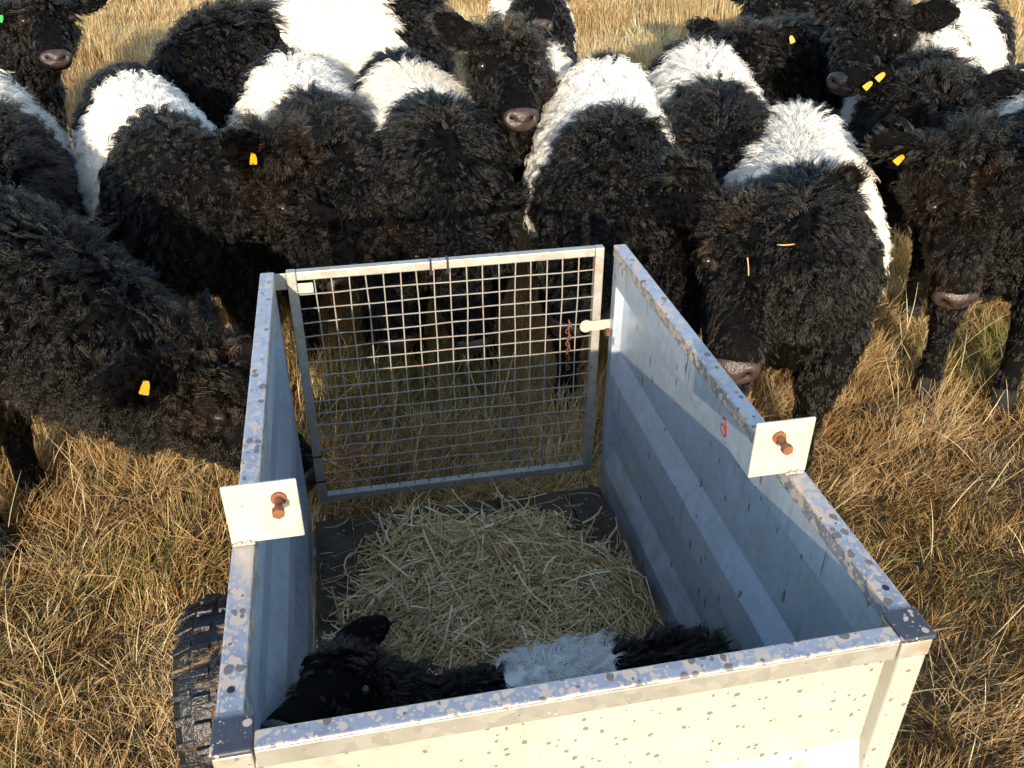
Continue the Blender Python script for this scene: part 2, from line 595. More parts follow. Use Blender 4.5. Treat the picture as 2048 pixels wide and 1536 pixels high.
def build_grass():
    g = np.random.default_rng(5)
    # tuft centres: dense close by, thinner far away
    n_try = int(290000 * GRASS)
    x = g.uniform(-7, 12, n_try); y = g.uniform(-.6, 20, n_try)
    P = np.stack([x, y, np.zeros(n_try)], -1)
    dep, px, py = depth_px(P)
    dist = np.hypot(x, y) + .3
    inview = (dep > .3) & (px > -500) & (px < 2550) & (py > -260) & (py < 2000)
    keep = g.uniform(size=n_try) < np.where(inview, np.clip((3.6 / np.maximum(dist, 2.2)) ** 1.25, 0, 1), np.where(dist < 7, .22, .06))
    keep &= ~((x > -.22) & (x < .76) & (y > .78) & (y < 2.18))
    x, y, dist = x[keep], y[keep], dist[keep]
    nt_ = len(x)
    pat = Waves(3, 2.2)(np.stack([x, y, 0 * x], -1)); grn = Waves(8, 4.5)(np.stack([x, y, 0 * x], -1)); tall = Waves(11, 1.6)(np.stack([x, y, 0 * x], -1))
    P2 = np.stack([x, y], -1) + .05 * np.stack([Waves(21, 9)(np.stack([x, y, 0 * x], -1)), Waves(22, 9)(np.stack([x, y, 0 * x], -1))], -1)
    ci = np.floor(P2 / .15).astype(np.int64)
    hsh = lambda k: (np.sin(((ci[:, 0] * 73856093 ^ ci[:, 1] * 19349663) % 1000003) * 12.9898 + k * 78.233) * 43758.5453) % 1.0
    comb = Waves(14, 1.5)(np.stack([x, y, 0 * x], -1)) * 2.5 + (hsh(1) - .5) * 3.2
    cl, ct, ctall = hsh(2), hsh(3), hsh(4)
    B = 13
    N_ = nt_ * B
    rep = lambda a: np.repeat(a, B)
    X, Y, D = rep(x), rep(y), rep(dist)
    far = np.clip((D - 5.0) / 4, 0, 1)
    spread = .02 + .03 * g.uniform(size=N_)
    ang = g.uniform(0, 6.283, N_)
    lean_dir = np.where(g.uniform(size=N_) < .55, rep(comb) + g.normal(0, .7, N_), ang)
    rootx = X + np.cos(ang) * spread * (1 + far); rooty = Y + np.sin(ang) * spread * (1 + far)
    L = (.055 + .125 * g.beta(1.6, 3, N_)) * (1 + .35 * np.clip(rep(tall), -1, 1.2)) * (.65 + .75 * rep(cl)) * (1 + far * (.6 + .9 * np.clip(rep(tall), 0, 1)))
    lean = np.clip(g.normal(.98, .30, N_) - far * .65 - .45 * np.clip(rep(tall), 0, 1) - .55 * (rep(ctall) > .78), .08, 1.55)
    stalk = g.uniform(size=N_) < .0035
    L = np.where(stalk, g.uniform(.2, .38, N_), L); lean = np.where(stalk, g.uniform(.3, 1.1, N_), lean)
    # rush-like upright tuft by the right-hand hooves
    K = 5
    tt = np.linspace(0, 1, K)
    el = np.pi / 2 - lean[:, None] * (.60 + .55 * tt[None])     # elevation angle falls along the blade
    side = g.normal(0, .28, N_)
    az = lean_dir[:, None] + side[:, None] * tt[None]
    seg = L[:, None] / (K - 1)
    dx = np.cos(el) * np.cos(az) * seg; dy = np.cos(el) * np.sin(az) * seg; dz = np.sin(el) * seg
    zero = np.zeros((N_, 1))
    px_ = rootx[:, None] + np.concatenate([zero, np.cumsum(dx[:, :-1], 1)], 1)
    py_ = rooty[:, None] + np.concatenate([zero, np.cumsum(dy[:, :-1], 1)], 1)
    pz_ = (ground_z(rootx, rooty) - .015)[:, None] + np.concatenate([zero, np.cumsum(dz[:, :-1], 1)], 1)
    gz = ground_z(px_, py_)
    pz_ = np.maximum(pz_, gz - .005 + .012 * g.uniform(size=(N_, 1)) * (tt[None] > 0))
    tint = np.where(stalk, .95, .54 + .13 * rep(pat) + .34 * (rep(ct) - .5) + g.normal(0, .16, N_) + .10 * far)
    isg = (rep(grn) + .5 * g.normal(size=N_)) > 1.0
    isg &= g.uniform(size=N_) < (1 - .6 * far)
    tint = np.where(isg, g.uniform(0, .22, N_), np.clip(tint, .27, 1))
    rad0 = (.0008 + .0012 * g.uniform(size=N_) ** 1.5) * np.maximum(1, D / 4.0)
    Rad = rad0[:, None] * np.array([1, 1, .9, .65, .15])[None]
    P = np.stack([px_, py_, pz_], -1)
    # nothing of the grass pokes up through the trailer floor
    inside = ((P[..., 0] > -.27) & (P[..., 0] < .8) & (P[..., 1] > .74) & (P[..., 1] < 2.24) & (P[..., 2] > .24)).any(1)
    ok = ~inside
    o = make_curves('grass', P[ok], Rad[ok], M['grass'], None, tint[ok])
    tag(o, 'dry tan and rust moor grass with green patches', 'grass', kind='stuff')


if GRASS > 0:
    build_grass()

# ------------------------------------------------------------------ trailer
XL0, XL1, XR0, XR1 = -.235, -.198, .738, .774      # outer and inner edges of the side rails
YF0, YF1, YG = .756, .785, 2.228                   # front rail, gate end
ZT, ZF = 1.12, .30                                  # rail top, floor top


def build_trailer():
    t = empty('livestock_trailer', ((XL0 + XR1) / 2, (YF0 + YG) / 2, 0))
    tag(t, 'small galvanised livestock trailer with open top and mesh gate, holding a calf on straw', 'trailer')
    H = .035   # rail depth
    # side panels: folded sheet
    prof = [(.0, ZT - H), (.0, ZT - .115), (.026, ZT - .14), (.026, ZT - .335), (.0, ZT - .405), (.0, ZT - .50), (.026, ZT - .525), (.026, ZT - .685), (.0, ZT - .755), (.0, ZF - .05)]
    for side in (-1, 1):
        xin = XL1 - .004 if side < 0 else XR0 + .004
        pr = [(xin + side * d, z) for d, z in prof]
        mb = MB(); v, f = extrude_profile(pr, 'y', YF1 + .002, YG - .034, side * .003); mb.add(v, f)
        # end post with flat flange
        px0, px1 = (xin, xin + side * .030)
        mb.box((min(px0, px1), YG - .034, ZF - .05), (max(px0, px1), YG, ZT - H))
        sp = mb.build('side_panel', M['wall'], t)
        r = MB()
        x0, x1 = (XL0, XL1) if side < 0 else (XR0, XR1)
        r.box((x0, YF1 + .026, ZT - H), (x1, YG, ZT))
        rl = r.build('top_rail', M['rail'], sp, bevel=.004)
        hy = YF1 + .07
        hx_ = (x0 + x1) / 2
        hb_ = MB(); hb_.bar((hx_, hy, ZT - .002), (hx_, hy, ZT + .0006), .0055, 14); hb_.build('dark_hole_disc', M['nostril'], sp)  # solid dark disc on the rail top, its colour stands in for a hole's shade
        # bracket plate, washer, bolt
        yb = 1.15
        bx0, bx1 = (XL0, XL0 + .117) if side < 0 else (.662, XR1 - .001)
        pl = MB()
        pl.box((bx0, yb, ZT + .001), (bx1, yb + .006, ZT + .118))
        p = pl.build('bracket_plate', M['plate'], t, bevel=.0025)
        bxc = bx0 + .086 if side < 0 else bx0 + .045
        wz = ZT + .086
        wsh = MB(); wsh.bar((bxc, yb - .0005, wz), (bxc, yb - .004, wz), .0125, 16)
        wsh.build('washer', M['rust'], p)
        bl = MB(); bl.bar((bxc, yb - .003, wz), (bxc, yb - .034, wz - .003), .0065, 10); bl.bar((bxc, yb - .026, wz - .003), (bxc, yb - .038, wz - .004), .0105, 6)
        bl.build('bolt', M['rust'], p, bevel=.001)
        wd = MB()
        for k in range(5):
            wd.box((bx0 + .002 + (0 if side < 0 else .068) + k * .007, yb - .006, ZT + .0005), (bx0 + .010 + (0 if side < 0 else .068) + k * .007, yb + .001, ZT + .005 + .003 * (k % 2)))
        wd.build('weld', M['frame'], p, bevel=.002)
    r_ = _fw + _rt * (1450 - 1024) / F_PX + _up * (768 - 850) / F_PX
    pm = _C + r_ * ((XR0 + .0035) / r_[0])
    mk = MB()
    mk.path([(XR0 + .0036, pm[1] + .014 * math.cos(k * .8), pm[2] + .016 * math.sin(k * .8 + .3) - .002 * k) for k in range(12)], .0016, 5)
    mk.build('paint_mark', M['red_mark'], t)
    # front panel
    fp = MB()
    fprof = [(.018, ZT - .04), (.018, ZT - .26), (-.006, ZT - .32), (-.006, ZT - .47), (.018, ZT - .53), (.018, ZF - .06)]
    pr = [(YF0 + d + .012, z) for d, z in fprof]
    v, f = extrude_profile(pr, 'x', XL0 + .04, XR1 - .045, -.003); fp.add(v, f)
    fo = fp.build('front_panel', M['front'], t)
    r = MB(); r.box((XL0 + .052, YF0, ZT - .007), (XR1 - .052, YF1, ZT)); fr_ = r.build('front_rail', M['rail'], t, bevel=.003)
    r = MB(); r.box((XL0 + .052, YF0 + .001, ZT - .042), (XR1 - .052, YF1 - .001, ZT - .0073)); r.build('rail_lip', M['lip'], fr_, bevel=.002)
    for x0, x1 in ((XL0, XL0 + .040), (XR1 - .045, XR1)):
        c = MB(); c.box((x0, YF0 + .001, ZF - .08), (x1, YF1 + .02, ZT - .043))
        c.build('corner_post', M['front'], t, bevel=.004)
    for x0, x1 in ((XL0 - .002, XL0 + .051), (XR1 - .051, XR1 + .002)):
        c = MB(); c.box((x0, YF0 - .003, ZT - .007), (x1, YF1 + .025, ZT + .003))
        c.build('corner_cap', M['cap'], t, bevel=.003)
        c = MB(); c.box((x0 + .0015, YF0 - .001, ZT - .0415), (x1 - .0015, YF1 + .024, ZT - .0075)); c.build('corner_block', M['frame'], t, bevel=.003)
    # floor boards
    fl = MB()
    n = 8
    wdt = (XR0 - XL1 - .02) / n
    for k in range(n):
        x0 = XL1 + .01 + k * wdt
        fl.box((x0 + .0025, YF1 + .01, ZF - .03), (x0 + wdt - .0025, YG - .055, ZF - .002 * (k % 2)))
    fl.build('floor', M['floor'], t, bevel=.002)
    ch = MB()
    ch.box((XL0, YF0 + .02, ZF - .10), (XL1, YG - .04, ZF - .052)); ch.box((XR0, YF0 + .02, ZF - .10), (XR1, YG - .04, ZF - .052))
    for y in (.95, 1.49, 2.05): ch.box((XL1, y, ZF - .10), (XR0, y + .04, ZF - .032))
    ch.box((.24, -.2, ZF - .10), (.30, .95, ZF - .045))
    ch.build('chassis', M['wall'], t)
    ax = MB(); ax.bar((-.48, 1.61, .225), (1.02, 1.61, .225), .022, 12); ax.build('axle', M['rim'], t)
    # gate
    g = empty('gate', (0, 0, 0)); g.parent = t; g.matrix_parent_inverse = Matrix.Translation(-t.location)
    gx0, gx1, gz0, gz1 = -.170, .714, .325, 1.112
    fr = MB()
    s = .026
    y0, y1 = YG + .002, YG + .028
    fr.box((gx0, y0, gz0), (gx0 + s, y1, gz1)); fr.box((gx1 - s, y0, gz0), (gx1, y1, gz1))
    fr.box((gx0 + s + .0003, y0 + .0005, gz1 - s), (gx1 - s - .0003, y1 - .0005, gz1 - .0005)); fr.box((gx0 + s + .0003, y0 + .0005, gz0), (gx1 - s - .0003, y1 - .0005, gz0 + s))
    fr.build('gate_frame', M['frame'], g, bevel=.003)
    wm = MB()
    nx, nz = 18, 17
    rg = np.random.default_rng(2)
    for k in range(1, nx):
        x = gx0 + s + (gx1 - gx0 - 2 * s) * k / nx
        pts = [(x + rg.normal(0, .0012), y0 + .012, gz0 + s - .004 + (gz1 - gz0 - 2 * s + .008) * q / 6) for q in range(7)]
        wm.path(pts, .0020, 6)
    for k in range(1, nz):
        z = gz0 + s + (gz1 - gz0 - 2 * s) * k / nz
        low = .004 if k < 7 else .0012
        pts = [(gx0 + s - .004 + (gx1 - gx0 - 2 * s + .008) * q / 8, y0 + .0075, z + rg.normal(0, low)) for q in range(9)]
        wm.path(pts, .0020, 6)
    wm.build('gate_mesh', M['wire'], g)
    la = MB()
    la.box((XL1 - .006, y1 - .006, gz1 - .058), (gx0 - .001, y1 - .001, gz1 - .010)); la.build('hinge', M['frame'], g, bevel=.002)
    la = MB(); la.box((gx0 + s + .001, y0 - .004, gz1 - .062), (gx0 + s + .042, y0 + .0, gz1 - .032)); la.build('hinge_tab', M['plate'], g, bevel=.0035)
    la = MB(); zc = gz1 - .245
    la.bar((gx1 - .045, y0 - .006, zc), (gx1 - .045, y0 - .001, zc), .020, 20)
    la.box((gx1 - .045, y0 - .0058, zc - .016), (XR0 + .006, y0 - .0012, zc + .016)); la.build('latch', M['plate'], g, bevel=.001)
    nb = MB(); nb.bar((XR0 - .001, YG - .018, zc - .02), (XR0 - .012, YG - .018, zc - .02), .011, 6); nb.build('latch_bolt', M['rust'], g)
    cn = MB()
    for k in range(16):
        z = zc + .02 - k * .0105
        x = gx1 - .098 + .004 * math.sin(k * 1.7)
        a0 = k % 2
        for q in range(6):
            a, b2 = 2 * math.pi * q / 6, 2 * math.pi * (q + 1) / 6
            pt = lambda a_: (x + (.0055 * math.cos(a_) if a0 else 0), y0 - .004 + (0 if a0 else .0055 * math.cos(a_)), z + .0075 * math.sin(a_))
            cn.bar(pt(a), pt(b2), .0014, 5)
    cn.build('chain', M['rust'], g)
    for x in (.215, .262):
        z_ = MB(); z_.box((x, y0 - .002, gz1 - s - .003), (x + .006, y1 + .002, gz1 + .002)); z_.box((x - .002, y0 - .005, gz1 - s - .012), (x + .007, y0 - .0005, gz1 - s - .002))
        z_.build('cable_tie', M['black_plastic'], g)
    for zz in (.50, .405):
        z_ = MB(); z_.box((gx0 - .002, y0 - .002, zz), (gx0 + s + .002, y1 + .002, zz + .005)); z_.box((gx0 - .022, y0 + .01, zz + .002), (gx0 - .002, y0 + .013, zz + .006))
        z_.build('cable_tie', M['black_plastic'], g)
    # wheels
    for sx in (-1, 1):
        xi = XL0 - .065 if sx < 0 else XR1 + .065
        wroot = empty('wheel', (xi + sx * .11, 1.61, .245)); wroot.parent = t; wroot.matrix_parent_inverse = Matrix.Translation(-t.location)
        ty = MB()
        W2, R0 = .098, .242
        pf = [(-.07, .125), (-.092, .15), (-W2, .185), (-.094, .212), (-.075, .230), (-.04, .240), (0, R0), (.04, .240), (.075, .230), (.094, .212), (W2, .185), (.092, .15), (.07, .125)]
        ns = 64
        v = [(wroot.location.x + u, 1.61 + r_ * math.cos(2 * math.pi * k / ns), .245 + r_ * math.sin(2 * math.pi * k / ns)) for k in range(ns) for u, r_ in pf]
        m_ = len(pf)
        f = [(k * m_ + j, k * m_ + (j + 1) % m_, ((k + 1) % ns) * m_ + (j + 1) % m_, ((k + 1) % ns) * m_ + j) for k in range(ns) for j in range(m_)]
        ty.add(v, f)
        for k in range(26):                       # chunky lugs in a chevron
            for j, (u0, u1, rr, sk) in enumerate(((-.094, -.05, .224, .10), (-.046, -.006, .235, .03), (.006, .046, .235, .03), (.05, .094, .224, .10))):
                a0 = 2 * math.pi * (k + (.5 if j in (1, 2) else 0)) / 26
                vv = []
                for h in (0, .017):
                    for (u, da) in ((u0, -.05), (u1, -.05), (u1, .05), (u0, .05)):
                        out_ = abs(u) / .094
                        aa = a0 + da * (1 - .25 * (h > 0)) + sk * out_
                        r_ = rr - .012 * (out_ > .9) + h
                        vv.append((wroot.location.x + u, 1.61 + r_ * math.cos(aa), .245 + r_ * math.sin(aa)))
                ty.add(vv, [(0, 3, 2, 1), (4, 5, 6, 7), (0, 1, 5, 4), (1, 2, 6, 5), (2, 3, 7, 6), (3, 0, 4, 7)])
        ty.build('tyre', M['tyre'], wroot, bevel=.003)
        rm = MB()
        pf = [(-.08, .13), (-.07, .115), (.0, .10), (.03, .06), (.035, .0)]
        v = [(wroot.location.x + sx * u, 1.61 + r_ * math.cos(2 * math.pi * k / 32), .245 + r_ * math.sin(2 * math.pi * k / 32)) for k in range(32) for u, r_ in pf]
        f = [(k * 5 + j, k * 5 + j + 1, ((k + 1) % 32) * 5 + j + 1, ((k + 1) % 32) * 5 + j) for k in range(32) for j in range(4)]
        rm.add(v, f); rm.build('rim', M['rim'], wroot, smooth=True)
    return t


build_trailer()


# ------------------------------------------------------------------ straw bedding
def build_straw():
    g = np.random.default_rng(9)

    def heap(x, y):
        d = ((x - .30) / .42) ** 2 + ((y - 1.50) / .60) ** 2
        return ZF + .005 + .085 * np.clip(1 - d, 0, 1) ** .8 + .015 * np.sin(14 * x + 3) * np.sin(11 * y) * np.clip(1.2 - d, 0, 1)
    mb = MB()
    # mound below the loose stalks
    xs, ys = np.linspace(-.13, .69, 34), np.linspace(.84, 2.04, 44)
    X, Y = np.meshgrid(xs, ys)
    d = ((X - .30) / .40) ** 2 + ((Y - 1.50) / .56) ** 2
    Z = np.where(d < 1, heap(X, Y) - .004 + .006 * np.sin(60 * X) * np.sin(57 * Y), ZF - .01)
    V, Fs, T = [], [], []
    v = np.stack([X, Y, Z], -1).reshape(-1, 3); i = np.arange(v.shape[0]).reshape(X.shape)
    f = np.stack([i[:-1, :-1], i[:-1, 1:], i[1:, 1:], i[1:, :-1]], -1).reshape(-1, 4)
    V.append(v); Fs.append(f); T.append(np.full(len(f), .12))
    base = len(v)
    n = 9000
    a = g.uniform(0, 6.283, n); r = np.sqrt(g.uniform(size=n)) * (1.0 + .10 * np.sin(3 * a + 1) + .07 * np.sin(7 * a)) + np.where(g.uniform(size=n) < .10, np.abs(g.normal(0, .16, n)), 0)
    x = .30 + .42 * r * np.cos(a); y = 1.50 + .60 * r * np.sin(a)
    # a thin scatter by the gate
    ns = 330
    x[:ns] = g.uniform(-.1, .66, ns); y[:ns] = g.uniform(.9, 2.15, ns)
    x = np.clip(x, -.165, .70); y = np.clip(y, .82, 2.15)
    th = g.uniform(0, 6.283, n)
    L = .03 + .13 * g.beta(1.5, 2.6, n); wd = .0009 + .0022 * g.uniform(size=n) ** 1.8
    bend = g.normal(0, .7, n); tilt = np.abs(g.normal(.14, .22, n))
    tint = np.clip(g.normal(.52, .27, n), 0, 1)
    lay = g.uniform(0, .028, n)
    for k in range(n):
        K = 4
        p = np.array([x[k], y[k], 0.0]); dth = th[k]
        pts = []
        for q in range(K):
            zz = heap(p[0], p[1]) + lay[k] + math.sin(tilt[k]) * L[k] * q / (K - 1) * (1 if k % 3 else .3)
            pts.append((p[0], p[1], zz))
            step = L[k] / (K - 1)
            p = p + np.array([math.cos(dth), math.sin(dth), 0]) * step
            p[0] = min(max(p[0], -.17), .71)
            dth += bend[k] / (K - 1)
        pts = np.array(pts)
        sdv = np.array([-math.sin(th[k]), math.cos(th[k]), g.normal(0, .5)]); sdv /= np.linalg.norm(sdv)
        w_ = wd[k]
        upv = np.array([0, 0, w_ * .5])
        vv = np.concatenate([pts - sdv * w_, pts + upv, pts + sdv * w_])
        ff = [(q, q + 1, K + q + 1, K + q) for q in range(K - 1)] + [(K + q, K + q + 1, 2 * K + q + 1, 2 * K + q) for q in range(K - 1)]
        V.append(vv); Fs.append(np.array(ff) + base); base += len(vv); T.append(np.full(len(ff), tint[k]))
    V = np.concatenate(V); Fs = np.concatenate(Fs); T = np.concatenate(T)
    me = bpy.data.meshes.new('straw_bedding')
    me.from_pydata(V.tolist(), [], Fs.tolist())
    at_ = me.attributes.new('tint', 'FLOAT', 'FACE'); at_.data.foreach_set('value', T.astype(np.float32))
    tag(link_mesh('straw_bedding', me, M['straw']), 'loose heap of pale straw on the trailer floor', 'straw', kind='stuff')


build_straw()


# ------------------------------------------------------------------ cattle
def catmull(rows, sub):
    rows = np.array(rows, float)
    p = np.vstack([2 * rows[0] - rows[1], rows, 2 * rows[-1] - rows[-2]])
    out = []
    for i in range(1, len(p) - 2):
        for k in range(sub):
            t = k / sub
            a, b, c, d = p[i - 1], p[i], p[i + 1], p[i + 2]
            out.append(.5 * ((2 * b) + (-a + c) * t + (2 * a - 5 * b + 4 * c - d) * t * t + (-a + 3 * b - 3 * c + d) * t ** 3))
    out.append(p[-2])
    return np.array(out)


class Loft:
    """rings: centre c, side s, up u, half width, half height"""
    def __init__(self, name, c, s, u, hw, hh):
        self.name = name
        self.c, self.s, self.u = np.array(c, float), nrm(np.array(s, float)), nrm(np.array(u, float))
        self.hw, self.hh = np.array(hw, float), np.array(hh, float)

    def mesh(self, n=20, sq=2.2):
        th = 2 * np.pi * np.arange(n) / n
        ct, st = np.cos(th), np.sin(th)
        k = (np.abs(ct) ** sq + np.abs(st) ** sq) ** (-1 / sq)
        ct, st = ct * k, st * k
        if self.name == 'body': ct = ct * (1 - .30 * np.clip(st, 0, 1) ** 1.3)
        v = self.c[:, None] + self.s[:, None] * (self.hw[:, None, None] * ct[None, :, None]) + self.u[:, None] * (self.hh[:, None, None] * st[None, :, None])
        m = len(self.c)
        v = v.reshape(-1, 3).tolist()
        f = [(i * n + k_, i * n + (k_ + 1) % n, (i + 1) * n + (k_ + 1) % n, (i + 1) * n + k_) for i in range(m - 1) for k_ in range(n)]
        v.append(tuple(self.c[0])); v.append(tuple(self.c[-1]))
        f += [((k_ + 1) % n, k_, len(v) - 2) for k_ in range(n)]
        f += [((m - 1) * n + k_, (m - 1) * n + (k_ + 1) % n, len(v) - 1) for k_ in range(n)]
        return v, f

    def near(self, P):
        """normalised distance and ring index of every point"""
        best = np.full(len(P), 1e9); idx = np.zeros(len(P), int)
        for i in range(len(self.c)):
            d = P - self.c[i]
            a = np.cross(self.s[i], self.u[i])
            q = np.sqrt((d @ self.s[i] / self.hw[i]) ** 2 + (d @ self.u[i] / self.hh[i]) ** 2 + (d @ a / (.5 * (self.hw[i] + self.hh[i]))) ** 2)
            m = q < best
            best[m] = q[m]; idx[m] = i
        return best, idx


def remesh(name, lofts, voxel, smooth_it=3):
    mb = MB()
    for l in lofts:
        v, f = l.mesh(); mb.add(v, f)
    me = mb.mesh(name + '_raw')
    bm = bmesh.new(); bm.from_mesh(me); bmesh.ops.recalc_face_normals(bm, faces=bm.faces); bm.to_mesh(me); bm.free()
    o = bpy.data.objects.new('raw', me); COL.objects.link(o)
    md = o.modifiers.new('r', 'REMESH'); md.mode = 'VOXEL'; md.voxel_size = voxel
    dg = bpy.context.evaluated_depsgraph_get()
    ev = o.evaluated_get(dg)
    me2 = bpy.data.meshes.new_from_object(ev)
    bpy.data.objects.remove(o); bpy.data.meshes.remove(me)
    n = len(me2.vertices)
    V = np.empty(n * 3, np.float32); me2.vertices.foreach_get('co', V); V = V.reshape(-1, 3).astype(float)
    E = np.empty(len(me2.edges) * 2, np.int32); me2.edges.foreach_get('vertices', E); E = E.reshape(-1, 2)
    deg = np.bincount(E.ravel(), minlength=n)[:, None]
    for it in range(smooth_it):
        S = np.zeros_like(V)
        np.add.at(S, E[:, 0], V[E[:, 1]]); np.add.at(S, E[:, 1], V[E[:, 0]])
        lam = .55 if it % 2 == 0 else -.30
        V = V + lam * (S / np.maximum(deg, 1) - V)
    me2.vertices.foreach_set('co', V.astype(np.float32).ravel())
    me2.update()
    me2.name = name
    return me2, V


def tri_arrays(me):
    me.calc_loop_triangles()
    n = len(me.loop_triangles)
    T = np.empty(n * 3, np.int32); me.loop_triangles.foreach_get('vertices', T)
    return T.reshape(-1, 3)


def fur_locks(g, P, Nn, flow, L, lift, amp, lam, droop, nchild, rl, clump, K, seed, rad, wob=.20, cell=.042, mess=None):
    """locks of hair: guides rooted at P, each with nchild strands drawn together at the tip"""
    G = len(P)
    wj = Waves(seed + 31, 45.0); Pw = P + .010 * np.stack([wj(P), wj(P + 3.1), wj(P + 7.7)], -1)
    ci = np.floor(Pw / cell).astype(np.int64)
    key = ci[:, 0] * 73856093 ^ ci[:, 1] * 19349663 ^ ci[:, 2] * 83492791
    hsh = lambda k: ((np.sin((key % 1000003) * 12.9898 + k * 78.233) * 43758.5453) % 1.0)
    cc = (ci + .5) * cell
    tocell = cc - P; tocell = tocell - Nn * (tocell * Nn).sum(1, keepdims=True)
    th = (hsh(1) - .5) * 1.2 * (1 if mess is None else mess)
    bi_ = np.cross(Nn, flow)
    flow = flow * np.cos(th)[:, None] + bi_ * np.sin(th)[:, None]
    lift = lift * (1 + (1.1 * hsh(2) - .55) * (1 if mess is None else mess))
    L = L * (.8 + .45 * hsh(3))
    t = np.linspace(0, 1, K)
    d = (Nn[:, None] * (lift[:, None] * (1 - t[None]) ** 1.3 + .06)[..., None] + flow[:, None] * (.35 + .9 * t[None])[..., None]
         + np.array([0, 0, -1.0])[None, None] * (droop[:, None] * t[None])[..., None])
    d = nrm(d)
    step = d * (L / (K - 1))[:, None, None]
    path = np.concatenate([np.zeros((G, 1, 3)), np.cumsum(step[:, :-1], 1)], 1)
    e1 = nrm(np.cross(flow, Nn)); e2 = Nn
    ph = 6.283 * hsh(4) + g.normal(0, .35, G)
    om = 6.283 * L / lam * (.6 + .7 * hsh(5)) * g.uniform(.92, 1.08, G)
    env = np.minimum(1, 2.2 * t)[None] * amp[:, None]
    hand = np.where(hsh(6) < .5, -1, 1)
    A = ph[:, None] + om[:, None] * t[None] * hand[:, None]
    path = path + e1[:, None] * (env * (np.cos(A) - np.cos(ph)[:, None]))[..., None] + e2[:, None] * (env * .75 * (np.sin(A) - np.sin(ph)[:, None]) + env * .5)[..., None]
    path = path - Nn[:, None] * .006 + tocell[:, None] * ((.36 if mess is None else .36) * t ** 1.4)[None, :, None]
    # children
    off_r = rl * np.sqrt(g.uniform(size=(G, nchild))); off_a = g.uniform(0, 6.283, (G, nchild))
    off = e1[:, None] * (off_r * np.cos(off_a))[..., None] + flow[:, None] * (off_r * np.sin(off_a))[..., None]
    ls = g.uniform(.50, 1.10, (G, nchild))
    conv = 1 - clump * t ** 1.2
    C = P[:, None, None] + path[:, None] * ls[:, :, None, None] + off[:, :, None] * conv[None, None, :, None]
    wv = g.normal(0, 1, (G, nchild, 3)) * (wob * rl)
    C = C + wv[:, :, None] * (t ** 1.5)[None, None, :, None]
    C = C.reshape(G * nchild, K, 3)
    taper = np.array([1.0 - .85 * q ** 1.6 for q in t])
    Rr = (rad * g.uniform(.75, 1.25, (G * nchild, 1))) * taper[None]
    return C, Rr


def bez(a, b, c, d, t):
    t = t[:, None]
    return (1 - t) ** 3 * a + 3 * (1 - t) ** 2 * t * b + 3 * (1 - t) * t * t * c + t ** 3 * d


UPZ = np.array([0, 0, 1.0])


